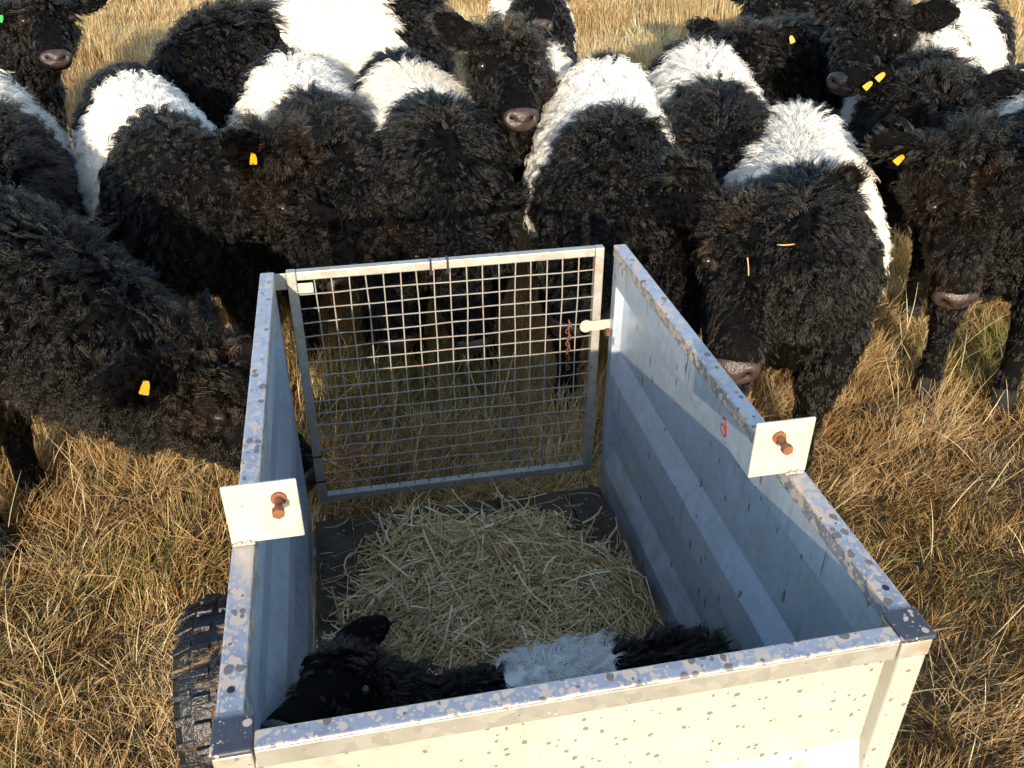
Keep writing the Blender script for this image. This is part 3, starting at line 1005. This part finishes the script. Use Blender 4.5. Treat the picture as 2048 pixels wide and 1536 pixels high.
def cow(spec, seed):
    """spec: withers xyz, head (heading vector), s scale, poll xyz, muz xyz direction, up roll; see the herd table"""
    g = np.random.default_rng(seed)
    s = spec.get('s', 1.0)
    h = nrm(np.array([*spec['head'], 0.0])); lft = np.array([-h[1], h[0], 0.0])
    wz = spec['w']                                    # withers, world (x, y)
    org = np.array([wz[0], wz[1], 0.0]) - h * .40 * s  # local origin: below the middle of the barrel
    gz = float(ground_z(np.array(org[0]), np.array(org[1]))) if spec.get('on_ground', True) else spec['z0']
    org[2] = gz
    fat = spec.get('fat', 1.0)
    Lw = lambda x, y, z: org + s * (h * x + lft * y + UPZ * z)
    lofts = []
    zs = spec.get('drop', 0.0)                        # lying animals sit lower
    rows = catmull([(-.84, .95, .10, .12), (-.78, .955, .19, .20), (-.62, .925, .265, .27), (-.35, .85, .295, .34), (-.05, .81, .315, .375), (.20, .80, .29, .385), (.40, .835, .25, .345), (.53, .87, .19, .24), (.60, .87, .10, .13)], 4)
    lofts.append(Loft('body', [Lw(r[0], 0, r[1] - zs) for r in rows], [lft] * len(rows), [UPZ] * len(rows), rows[:, 2] * s * fat, rows[:, 3] * s))
    poll = np.array(spec['poll'], float)
    mzp = aim(poll, *spec['face'], .42 * spec.get('hs', s * 1.08)) if 'face' in spec else np.array(spec['muz'], float)
    a = nrm(mzp - poll)
    roll = spec.get('roll', 0.0)
    sd = np.cross(a, UPZ)
    if np.linalg.norm(sd) < .15: sd = np.cross(a, -h)
    sd = nrm(sd)
    # reference: the crown faces up for a level head and forwards for a hanging one
    u = nrm(np.cross(sd, a))
    if spec.get('flip'): u, sd = -u, -sd
    if roll:
        c_, s_ = math.cos(roll), math.sin(roll)
        sd, u = nrm(sd * c_ + u * s_), nrm(u * c_ - sd * s_)
    hs = spec.get('hs', s * 1.08)
    # neck
    b0 = Lw(.36, 0, .90 - zs); hb = poll + a * .05 * hs - u * .075 * hs
    dist = np.linalg.norm(hb - b0)
    tdir = nrm(h + UPZ * .15)
    b1 = b0 + tdir * dist * .36
    b2 = hb - nrm(a * .35 + nrm(hb - b0) * .8 - u * .1) * dist * .33
    tt = np.linspace(0, 1, 11)
    nc = bez(b0, b1, b2, hb, tt)
    nax = nrm(np.gradient(nc, axis=0))
    uu = nrm(UPZ[None] * (1 - tt[:, None]) + u[None] * tt[:, None] + h[None] * -.02)
    uu = nrm(uu - nax * (uu * nax).sum(1, keepdims=True))
    ss = np.cross(nax, uu)
    hw = np.interp(tt, [0, .4, .8, 1], [.225, .178, .138, .118]) * hs; hh = np.interp(tt, [0, .4, .8, 1], [.285, .215, .16, .13]) * hs
    lofts.append(Loft('neck', nc, ss, uu, hw * spec.get('nk', 1.0), hh * spec.get('nk', 1.0)))
    # head
    hr = catmull([(-.065, -.03, .05, .045), (-.035, -.02, .098, .090), (.03, -.02, .120, .112), (.11, -.022, .126, .118), (.19, -.03, .104, .108), (.27, -.032, .082, .090), (.34, -.030, .076, .078), (.395, -.030, .078, .072), (.43, -.032, .070, .060), (.448, -.034, .045, .036)], 3)
    hl = spec.get('hl', 1.0)
    lofts.append(Loft('head', [poll + hs * (a * r[0] * hl + u * r[1]) for r in hr], [sd] * len(hr), [u] * len(hr), hr[:, 2] * hs, hr[:, 3] * hs))
    for q in (-1, 1):                                 # brow over each eye
        c = poll + hs * (a * .115 + sd * .098 * q + u * .035)
        lofts.append(Loft('head', [c - a * .035 * hs, c - a * .02 * hs, c, c + a * .02 * hs, c + a * .035 * hs], [sd] * 5, [u] * 5, np.array([.012, .028, .034, .028, .012]) * hs, np.array([.012, .028, .034, .028, .012]) * hs))
    # ears
    ears = []
    for q in (-1, 1):
        ep = spec.get('ear', {}).get(q, (1.0, .12, -.22))
        ea = nrm(sd * q * ep[0] + u * ep[1] + a * ep[2])
        if 'earw' in spec: ea = nrm(np.array(spec['earw'][q], float))
        base = poll + hs * (sd * .095 * q + u * .018 + a * .012)
        nf = a * .75 + u * .55
        nf = nrm(nf - ea * (nf @ ea)); es = np.cross(ea, nf)
        er = catmull([(0, .032, .028), (.06, .056, .022), (.125, .072, .017), (.185, .058, .013), (.235, .022, .009)], 2)
        ecs = [base + ea * r[0] * hs + nf * (-.03 * (r[0] / .2) ** 1 * hs) for r in er]
        lofts.append(Loft('ear', ecs, [es] * len(er), [nf] * len(er), er[:, 1] * hs, np.maximum(er[:, 2] * hs, .0105)))
        ears.append((base, ea, nf, es, q))
    # legs, tail
    legs = []
    if not spec.get('lying'):
        for q in (-1, 1):
            j = g.normal(0, .05, 4)
            fl = [(.37, .17, .72, .125, .165), (.38 + j[0] * .5, .165, .50, .098, .12), (.385 + j[0], .155, .36, .062, .066), (.375 + j[0], .152, .33, .058, .060), (.375 + j[0] * 1.1, .15, .20, .042, .046), (.375 + j[0] * 1.1, .15, .105, .048, .052), (.395 + j[0] * 1.1, .15, .05, .052, .058), (.41 + j[0] * 1.1, .15, -.01, .058, .068)]
            hl_ = [(-.56, .165, .80, .14, .20), (-.55, .18, .62, .115, .165), (-.66 + j[1] * .5, .17, .47, .07, .085), (-.72 + j[1], .16, .38, .05, .062), (-.71 + j[1], .155, .24, .04, .045), (-.69 + j[1], .15, .105, .046, .05), (-.67 + j[1], .15, .05, .05, .056), (-.655 + j[1], .15, -.01, .056, .066)]
            for ll in (fl, hl_):
                r = catmull(ll, 2)
                lofts.append(Loft('leg', [Lw(x[0], x[1] * q, x[2]) for x in r], [lft] * len(r), [h] * len(r), r[:, 3] * s, r[:, 4] * s))
    else:
        for q in (-1, 1):
            r = catmull([(.40, .16, .24, .08, .08), (.52, .22, .10, .06, .06), (.50, .25, .05, .05, .045), (.25, .26, .04, .035, .035), (.14, .25, .035, .038, .035)], 2)
            lofts.append(Loft('leg', [Lw(x[0], x[1] * q, x[2]) for x in r], [nrm(UPZ + h)] * len(r), [lft] * len(r), r[:, 3] * s, r[:, 4] * s))
            r = catmull([(-.55, .20, .22, .12, .15), (-.35, .30, .16, .09, .10), (-.38, .32, .07, .06, .06), (-.62, .30, .05, .045, .05), (-.42, .34, .04, .035, .035), (-.30, .36, .035, .038, .035)], 2)
            lofts.append(Loft('leg', [Lw(x[0], x[1] * q, x[2]) for x in r], [UPZ] * len(r), [lft] * len(r), r[:, 3] * s, r[:, 4] * s))
    tl = catmull([(-.80, 0, 1.03 - zs, .045, .045), (-.875, 0, .98 - zs, .036, .036), (-.90, 0, .80 - zs, .028, .028), (-.90, .01, max(.55 - zs, .12), .026, .026), (-.895, .02, max(.34 - zs, .06), .05, .05), (-.89, .02, max(.22 - zs, .05), .015, .015)], 2)
    lofts.append(Loft('tail', [Lw(x[0], x[1], x[2]) for x in tl], [lft] * len(tl), [h] * len(tl), tl[:, 3] * s, tl[:, 4] * s))

    name = spec.get('name', 'belted_cow')
    root = empty(name, org)
    tag(root, spec['label'], spec.get('cat', 'cow'), spec.get('group', 'belted cattle crowding round the trailer'))
    vox = .017 if s > .6 else .010
    me, V = remesh('body', lofts, vox, 4)

    # belt test in local coordinates
    bx0, bx1 = spec.get('belt', (-.42, .19))
    wv1 = Waves(seed + 50, 9.0); wv2 = Waves(seed + 51, 26.0)

    def belt(P):
        loc = (P - org) / s
        x = loc @ h + .028 * wv1(P) + .012 * wv2(P)
        z = loc[:, 2]
        return (x > bx0) & (x < bx1 + .05 * np.clip(.9 - z, 0, .4)) & (z > (.42 - zs if not spec.get('lying') else -1))
    if spec.get('solid'):
        belt = lambda P: np.zeros(len(P), bool)
    T = tri_arrays(me)
    nv = len(V)
    # face materials
    npoly = len(me.polygons)
    cen = np.empty(npoly * 3, np.float32); me.polygons.foreach_get('center', cen); cen = cen.reshape(-1, 3).astype(float)
    lz = (cen[:, 2] - org[2]) / s
    mi = np.where(belt(cen), 1, 0)
    if not spec.get('lying'): mi = np.where(lz < .075, 2, mi)
    me.polygons.foreach_set('material_index', mi.astype(np.int32))
    body = link_mesh('body', me, [M['skin_black'], M['skin_white'], M['hoof']], root, True)

    # muzzle
    mz = MB()
    na, nb = 22, 16
    mc = poll + hs * (a * .428 * hl + u * -.022)
    ma = nrm(a * 1.0 + u * .25); mu = nrm(np.cross(sd, ma)); mu = mu if mu @ u > 0 else -mu
    vv = []
    for i in range(nb + 1):
        th = math.pi * i / nb
        for k in range(na):
            ph = 2 * math.pi * k / na
            lx, lu, la = math.cos(ph) * math.sin(th), math.sin(ph) * math.sin(th), math.cos(th)
            w_ = 1.0 + .12 * lu
            lx *= w_
            depth = la
            for q in (-1, 1):
                dd = math.hypot((lx - .56 * q) / .30, (lu - .22 - .25 * (abs(lx) - .56)) / .38)
                if la > 0 and dd < 1.3: depth -= .55 * math.exp(-dd * dd * 2.2)
                elif la > 0 and dd < 2.2: depth += .06
            if la > 0: depth -= .10 * math.exp(-(lx / .10) ** 2) * (1 if lu < .1 else .2)
            vv.append(mc + hs * (sd * lx * .073 + mu * lu * .052 + ma * depth * .042))
    ff = [(i * na + k, i * na + (k + 1) % na, (i + 1) * na + (k + 1) % na, (i + 1) * na + k) for i in range(nb) for k in range(na)]
    mz.add(vv, ff)
    fm = []
    for q_ in ff:
        c = np.mean([vv[i] for i in q_], axis=0) - mc
        lx, lu, la = c @ sd / (.07 * hs), c @ mu / (.047 * hs), c @ ma / (.04 * hs)
        fm.append(1 if la > 0 and min(math.hypot((lx - .56 * q) / .20, (lu - .22 - .25 * (abs(lx) - .56)) / .26) for q in (-1, 1)) < .8 else 0)
    mz.m = fm
    mo = mz.build('muzzle', [M['muzzle'], M['nostril']], root, smooth=True)
    # eyes
    eyes = []
    for q in (-1, 1):
        ec = poll + hs * (a * .145 + sd * .112 * q + u * .030)
        en = nrm(sd * q * .85 + a * .30 + u * .42)
        ep_ = ec - en * (.016 if spec.get('lying') else .005) * hs
        eb = MB()
        vv = []
        n1, n2 = 16, 10
        for i in range(n2 + 1):
            th = math.pi * i / n2
            for k in range(n1):
                ph = 2 * math.pi * k / n1
                vv.append(ep_ + .0225 * hs * (math.sin(th) * math.cos(ph) * a + math.sin(th) * math.sin(ph) * np.cross(en, a) + math.cos(th) * en))
        eb.add(vv, [(i * n1 + k, i * n1 + (k + 1) % n1, (i + 1) * n1 + (k + 1) % n1, (i + 1) * n1 + k) for i in range(n2) for k in range(n1)])
        eo = eb.build('eye', M['eye'], root, smooth=True)
        lb = MB()
        e_a = nrm(a - en * (a @ en)); e_b = np.cross(en, e_a)
        pts = []
        for k in range(15):
            ph = 2 * math.pi * k / 14
            pts.append(ep_ + hs * (e_a * .0215 * math.cos(ph) + e_b * .0125 * math.sin(ph) + en * (.0155 - .007 * abs(math.cos(ph)))))
        lb.path(pts, .0042 * hs, 6); lb.build('eyelid', M['eyelid'], eo, smooth=True)
        eyes.append(ep_)
    # ear tags
    tags = []
    for q, colr in spec.get('tags', {}).items():
        base, ea, nf, es, _ = [e for e in ears if e[4] == q][0]
        c = base + ea * .135 * hs + nf * .026
        vn = nrm(_C - c)
        tn = nrm(nf * .6 + vn * .8); tx = nrm(ea * .45 + es * .25 + np.array([0, 0, -.8])); tx = nrm(tx - tn * (tx @ tn)); ty_ = np.cross(tn, tx)
        sh = [(-.030, -.011), (-.026, -.015), (-.010, -.020), (.022, -.024), (.027, -.020), (.027, .020), (.022, .024), (-.010, .020), (-.026, .015), (-.030, .011)]
        k_ = spec.get('tagscale', .66)
        vv = [c + tx * (x + .012) * k_ + ty_ * y * k_ * .85 + tn * z for z in (0, .003) for x, y in sh]
        n_ = len(sh)
        tb = MB(); tb.add(vv, [tuple(range(n_ - 1, -1, -1)), tuple(range(n_, 2 * n_))] + [(i, (i + 1) % n_, n_ + (i + 1) % n_, n_ + i) for i in range(n_)])
        tb.bar(c - tx * .012 * k_ - tn * .01, c - tx * .012 * k_ + tn * .008, .006, 10)
        tb.build('ear_tag', M['ear_' + colr], root)
        tags.append(c)
        if spec.get('two'):
            tb2 = MB(); v2 = [tuple(np.array(p) + es * .05 - ea * .03 + tn * .01) for p in tb.v]; tb2.add(v2, tb.f)
            tb2.build('ear_tag', M['ear_' + colr], root)
    if FUR <= 0:
        return root
    # ---------------- coat
    A_, B_, C_ = V[T[:, 0]], V[T[:, 1]], V[T[:, 2]]
    fn = np.cross(B_ - A_, C_ - A_); area = .5 * np.linalg.norm(fn, axis=1); fn = nrm(fn)
    vn = np.zeros_like(V)
    for k in range(3): np.add.at(vn, T[:, k], fn * area[:, None])
    vn = nrm(vn)
    fc = (A_ + B_ + C_) / 3
    dep, px, py = depth_px(fc)
    facing = (fn * nrm(_C - fc)).sum(1)
    inv = (dep > .2) & (px > -260) & (px < 2310) & (py > -220) & (py < 1760)
    facew = np.where(np.linalg.norm(fc - (poll + a * .2 * hs), axis=1) < .26 * hs, 1.7, 1.0)
    wgt = area * facew * np.where(facing > -.25, 1.0, .18) * np.where(inv, 1.0, .15)
    dist = float(np.median(np.linalg.norm(fc - _C, axis=1)))
    near = spec.get('near', float(np.linalg.norm(poll - _C)))
    eff = max(1.0, min(dist, near + .3) / 2.6)
    dens = 43000 * FUR / eff ** 1.5 * spec.get('dens', 1.0)
    nch = 9
    ng = int(wgt.sum() * dens / nch)
    ti = np.searchsorted(np.cumsum(wgt) / wgt.sum(), g.uniform(size=ng)).clip(0, len(T) - 1)
    r1, r2 = np.sqrt(g.uniform(size=ng)), g.uniform(size=ng)
    bc = np.stack([1 - r1, r1 * (1 - r2), r1 * r2], -1)
    P = (V[T[ti]] * bc[..., None]).sum(1); Nn = nrm((vn[T[ti]] * bc[..., None]).sum(1))
    # region of each root
    best = np.full(ng, 1e9); comp = np.zeros(ng, int); ridx = np.zeros(ng, int)
    cn = ['body', 'neck', 'head', 'ear', 'leg', 'tail']
    axis = np.zeros((ng, 3))
    for l in lofts:
        q, i = l.near(P)
        m_ = q < best
        best[m_] = q[m_]; comp[m_] = cn.index(l.name); ridx[m_] = i[m_]
        ax = nrm(np.gradient(l.c, axis=0))
        axis[m_] = ax[i[m_]]
    loc = (P - org) / s
    hx = (P - poll) @ a / hs; hu = (P - poll) @ u / hs; hsd = (P - poll) @ sd / hs
    isb, isn, ish, ise, isl, ist = [comp == k for k in range(6)]
    down = np.tile(-UPZ, (ng, 1))
    flow = np.zeros((ng, 3)); L = np.full(ng, .05); lift = np.full(ng, .58); amp = np.full(ng, .0075); lam = np.full(ng, .055); droop = np.full(ng, .25)
    flow[isb] = (-h * .55 + -UPZ * .75 + 0 * P)[isb]
    top = np.clip((Nn[:, 2] - .55) / .4, 0, 1)
    lat01 = np.tanh((P - org) @ lft / (.10 * s))[:, None]
    flow[isb] += (lft[None] * lat01 * .25 * top[:, None])[isb]
    L[isb] = (.066 + .026 * top)[isb] * spec.get('bodyhair', 1.0)
    flow[isn] = (-axis * .45 + down * .75 + lft[None] * lat01 * .25)[isn]
    L[isn] = (.080 + .022 * top)[isn] * spec.get('bodyhair', 1.0); lift[isn] = .62
    whorl = poll + hs * (a * .055 + u * .10)
    wr = P - whorl
    flow[ish] = (nrm(wr) * 1.0 + a * .35 * np.clip((hx - .05) / .2, 0, 1)[:, None])[ish]
    wd_ = np.linalg.norm(wr, axis=1) / hs
    # forelock long and curly, face shorter, muzzle nearly bare
    L[ish] = np.interp(hx, [-.05, .07, .12, .18, .25, .34, .40, .43], [.085, .088, .066, .048, .040, .030, .018, .009])[ish]
    L[ish & (hu < -.05)] *= .8
    curl = spec.get('curl', .6)
    amp[ish] = np.interp(hx, [-.05, .14, .25, .35], [.017, .016, .007, .001])[ish] * (.25 + curl)
    lam[ish] = .034
    lift[ish] = np.interp(hx, [0, .1, .2, .35], [1.25, 1.1, .62, .5])[ish]
    L[ish] *= spec.get('headhair', 1.0)
    droop[ish] = .12
    near_whorl = ish & (wd_ < .05)
    L[near_whorl] *= .9
    flow[ise] = axis[ise] + .25 * Nn[ise]
    L[ise] = .042 * spec.get('headhair', 1.0); lift[ise] = 1.15; amp[ise] = .003
    flow[isl] = down[isl] - .2 * h; L[isl] = np.interp(loc[:, 2], [.06, .15, .45, .8], [.012, .018, .030, .048])[isl]; lift[isl] = .4; amp[isl] = .003
    L[isl & (loc[:, 2] < .16) & (loc[:, 2] > .07)] = .03
    flow[ist] = down[ist]; L[ist] = .07
    cw = spec.get('wavy', .5)
    amp[isb | isn] *= (.4 + 1.6 * cw)
    # swirl
    sw = Waves(seed + 7, 13.0); sw2 = Waves(seed + 8, 34.0)
    flow = nrm(flow - Nn * (flow * Nn).sum(1, keepdims=True))
    mess = np.where(ish, .18 + .9 * curl, .35 + cw)
    ang = (.34 * sw(P) + .28 * sw2(P)) * np.where(isl, .3, np.where(ise, .8, mess)) + g.normal(0, .12, ng)
    ang += np.where(ish, curl * .5 * sw2(P * 1.3), 0)
    bi = np.cross(Nn, flow)
    flow = flow * np.cos(ang)[:, None] + bi * np.sin(ang)[:, None]
    L = L * g.uniform(.6, 1.3, ng) * s * spec.get('hair', 1.0)
    L *= 1 + .18 * Waves(seed + 9, 20)(P)
    keep = np.ones(ng, bool)
    for e in eyes:
        de = np.linalg.norm(P - e, axis=1)
        keep &= de > .032 * hs
        near_e = (de < .068 * hs)
        L[near_e] *= .5; lift[near_e] *= .4; amp[near_e] *= .3
    keep &= ~((np.linalg.norm((P - mc), axis=1) < .060 * hs) & ((P - mc) @ ma > .004))
    keep &= ~((loc[:, 2] < .06) & (not spec.get('lying', False)))
    for c in tags:
        dt = np.linalg.norm(P - c, axis=1)
        L[dt < .025] *= .6
    bm_ = belt(P) & (isb | isl)
    rust = Waves(seed + 20, 4.0)
    for nm, msk, mat in (('coat', ~bm_ & keep, M['hair_black']), ('belt_coat', bm_ & keep, M['hair_white'])):
        idx = np.where(msk)[0]
        if len(idx) < 10: continue
        for_b = nm == 'belt_coat'
        K = 9 if eff < 1.7 else 7
        Lb = L[idx] * (1.12 if for_b else 1.0)
        C, Rr = fur_locks(g, P[idx], Nn[idx], flow[idx], Lb, lift[idx], np.minimum(amp[idx] * (1.1 if for_b else 1.0), Lb * .25), lam[idx], droop[idx], nch, (.0105 if not for_b else .0095) * min(1.5, eff ** .6) * (s ** .5), (.66 if not for_b else .36), K, seed, .00078 * eff ** .8, mess=mess[idx] * (.6 if for_b else 1.0), wob=.5 if for_b else .2)
        if for_b:
            tn_ = .14 + .16 * rust(P[idx] * 1.6) + .35 * np.clip(.75 - loc[idx, 2], 0, .5) + g.normal(0, .06, len(idx)) + spec.get('cream', 0)
        else:
            tn_ = .14 + .20 * rust(P[idx]) + g.normal(0, .08, len(idx)) + spec.get('rusty', 0) - .03 + .24 * ish[idx] * np.clip(1.2 - hx[idx] / .4, .4, 1) + .30 * ise[idx] * (.5 + .5 * np.clip(rust(P[idx] * 3), 0, 1)) + .30 * np.exp(-(wd_[idx] / .035) ** 2) * ish[idx]
        for e in eyes: tn_ = tn_ + (.30 * np.exp(-(np.linalg.norm(P[idx] - e, axis=1) / (.05 * hs)) ** 2) if not for_b else 0)
        if not for_b: tn_ = tn_ + .30 * ish[idx] * np.clip((hx[idx] - .30) / .1, 0, 1)
        tint = np.repeat(np.clip(tn_, 0, 1), nch)
        make_curves(nm, C, Rr, mat, root, tint)
        NSTR[0] += len(C)
    return root


NSTR = [0]


def XY(px, py, z=1.2):
    return at(px, py, z)[:2]


HERD = [
    # A: big black head lowered along the left side of the trailer
    dict(label='black cow entering from the left with head lowered beside the trailer wall', w=(-1.20, 2.76), head=(1, -.16), poll=(-.53, 2.44, .74), muz=(-.22, 2.33, .42), roll=.15, tags={1: 'yellow'}, curl=.9, wavy=.55, nk=1.1, ear={1: (1, .1, -.5)}, hs=1.16),
    # B
    dict(label='white belted cow with curly face looking sideways across the gate top', w=(-.62, 3.50), head=(.3, -.95), poll=at(560, 318, 1.06), muz=(.02, 2.86, .78), tags={1: 'yellow'}, curl=1.0, wavy=.6, face=(705, 575), hs=1.18, bodyhair=.5, headhair=1.25, ear={1: (.75, .7, -.3)}, nk=.88),
    # C
    dict(label='belted cow squeezed in between the curly sideways face and the middle of the gate', w=(-.06, 3.62), head=(.15, -1), poll=at(755, 440, .86), muz=(.20, 3.0, .66), curl=.6, face=(800, 700)),
    # D
    dict(label='belted cow with smooth black neck, head down behind the middle of the gate', w=(.41, 3.42), head=(.08, -1), poll=at(900, 450, .82), muz=(.44, 2.72, .36), curl=.4, wavy=.12, cream=.12, face=(955, 700)),
    # E
    dict(label='cow holding its head high between two white backs, facing the camera', w=(1.00, 4.48), head=(-.30, -1), poll=at(1004, 100, 1.33), muz=(.83, 3.72, 1.03), curl=1.0, ear={1: (.8, .55, -.3), -1: (.6, -.1, -.6)}, rusty=.1, face=(1042, 226), hs=1.0, s=.90),
    # F
    dict(label='belted cow with tagged ear and whorled crown, head down behind the gate corner', w=(1.00, 3.06), head=(-.25, -1), poll=at(1245, 405, .97), muz=(.86, 2.60, .57), tags={1: 'yellow'}, curl=.5, wavy=.7, rusty=.12, face=(1120, 650), bodyhair=.8, headhair=1.15, hs=1.15, belt=(-.50, .20)),
    # G
    dict(label='narrow belted cow with only neck and belt showing behind the big right one', w=(1.54, 3.38), head=(-.28, -1), poll=at(1400, 440, .86), muz=(1.36, 2.9, .5), tags={1: 'yellow'}, curl=.4, face=(1345, 690)),
    # H
    dict(label='large belted cow hanging its head close beside the right trailer side', w=(1.48, 2.52), head=(-.42, -.9), poll=at(1508, 440, 1.0), muz=(1.12, 2.20, .60), curl=.08, wavy=.15, s=.96, hs=1.2, cream=.05, ear={1: (.75, .25, -.6), -1: (.75, .25, -.6)}, face=(1468, 725), rusty=.02, headhair=1.0, nk=.86, bodyhair=.8, belt=(-.54, .19), fat=1.12),
    # I
    dict(label='black faced cow at the right edge with yellow tag and brown wet nose', w=(2.58, 2.82), head=(-.62, -.78), poll=at(1935, 322, 1.08), muz=(2.00, 2.32, .74), tags={1: 'yellow'}, curl=.8, wavy=.7, hs=1.16, face=(1915, 605), bodyhair=.65, headhair=1.15),
    # J
    dict(label='cow with two yellow tags and whorled crown behind the right edge one', w=(2.62, 3.60), head=(-.52, -.85), poll=at(1865, 190, 1.18), muz=(2.28, 3.20, .74), tags={1: 'yellow'}, curl=.8, face=(1850, 400), hs=1.15, two=True),
    # L
    dict(label='curly black faced cow with head raised and level nose at upper right', w=(3.10, 4.52), head=(-.8, -.6), poll=at(1755, 38, 1.36), muz=(2.47, 4.00, 1.12), curl=1.0, face=(1690, 155), hs=1.1),
    # M
    dict(label='dark cow turned away with a tagged ear, left of the raised head', w=(2.72, 4.85), head=(-.97, -.2), poll=at(1490, 85, 1.15), muz=(1.85, 5.0, .75), tags={-1: 'yellow'}, solid=True, curl=.3, face=(1440, 190)),
    # N
    dict(label='small far calf face at the top right above the herd', w=(3.65, 6.75), head=(-.9, -.45), poll=at(1530, 0, 1.06), muz=(3.40, 6.95, .76), tags={-1: 'yellow'}, s=.9, belt=(-.6, -.3), curl=.4, face=(1505, 45)),
    # O
    dict(label='belted calf standing square on to the camera at the top centre', w=(1.62, 6.95), head=(-.05, -1), poll=at(1085, -12, 1.10), muz=(1.58, 6.36, .82), s=.95, curl=.3, belt=(-.5, .18), face=(1085, 45)),
    # P
    dict(label='belted cow standing crosswise behind the left group, broad white flank', w=(-.52, 5.02), head=(-.86, -.5), poll=(-.92, 4.66, .80), muz=(-1.0, 4.44, .5), curl=.4, wavy=.3, s=1.12, belt=(-.42, .20)),
    # Q
    dict(label='black cow with a green ear tag at the top left corner', w=(-2.0, 6.3), head=(.35, -.93), poll=at(92, 20, 1.25), muz=(-1.74, 6.48, .92), tags={1: 'green'}, solid=True, curl=.4, rusty=.1, face=(110, 108), ear={1: (.8, -.1, .3)}),
    # R
    dict(label='belted cow cut by the left edge behind the lowered head', w=(-1.33, 3.78), head=(.35, -.92), poll=(-1.12, 3.27, .78), muz=(-1.0, 3.05, .45), curl=.4, wavy=.7, cream=.1),
]
for i, sp in enumerate(HERD):
    cow(sp, 100 + 13 * i)

cow(dict(name='belted_calf', cat='calf', group='', label='young belted calf lying on straw inside the trailer behind the front rail',
         w=(.10, 1.20), head=(-1, .03), s=.52, on_ground=False, z0=ZF, lying=True, drop=.55, poll=at(712, 1338, .71), face=(566, 1462), belt=(-.30, .17), hs=.62, nk=.8, headhair=.5, curl=.7,
         earw={1: (.88, .50, .14), -1: (-.35, -.85, -.10)}, hair=1.0, near=1.5, cream=-.1), 777)
for (px, py, z, dx, dz, lb) in ((1495, 515, .99, .004, -.055, 'short tan straw stalk stuck below the hair whorl of the hanging head'), (1555, 490, .99, .05, .006, 'thin tan straw stalk lying across the brow of the hanging head')):
    p = aim(np.array(at(1508, 440, 1.0)), px, py, .235 if dz < -.02 else .215)
    mb = MB(); mb.path([p, p + np.array([dx * .5, -.012, dz * .5]), p + np.array([dx, -.018, dz])], .0022, 6)
    tag(mb.build('straw_stalk', M['straw_plain']), lb, 'straw stalk')
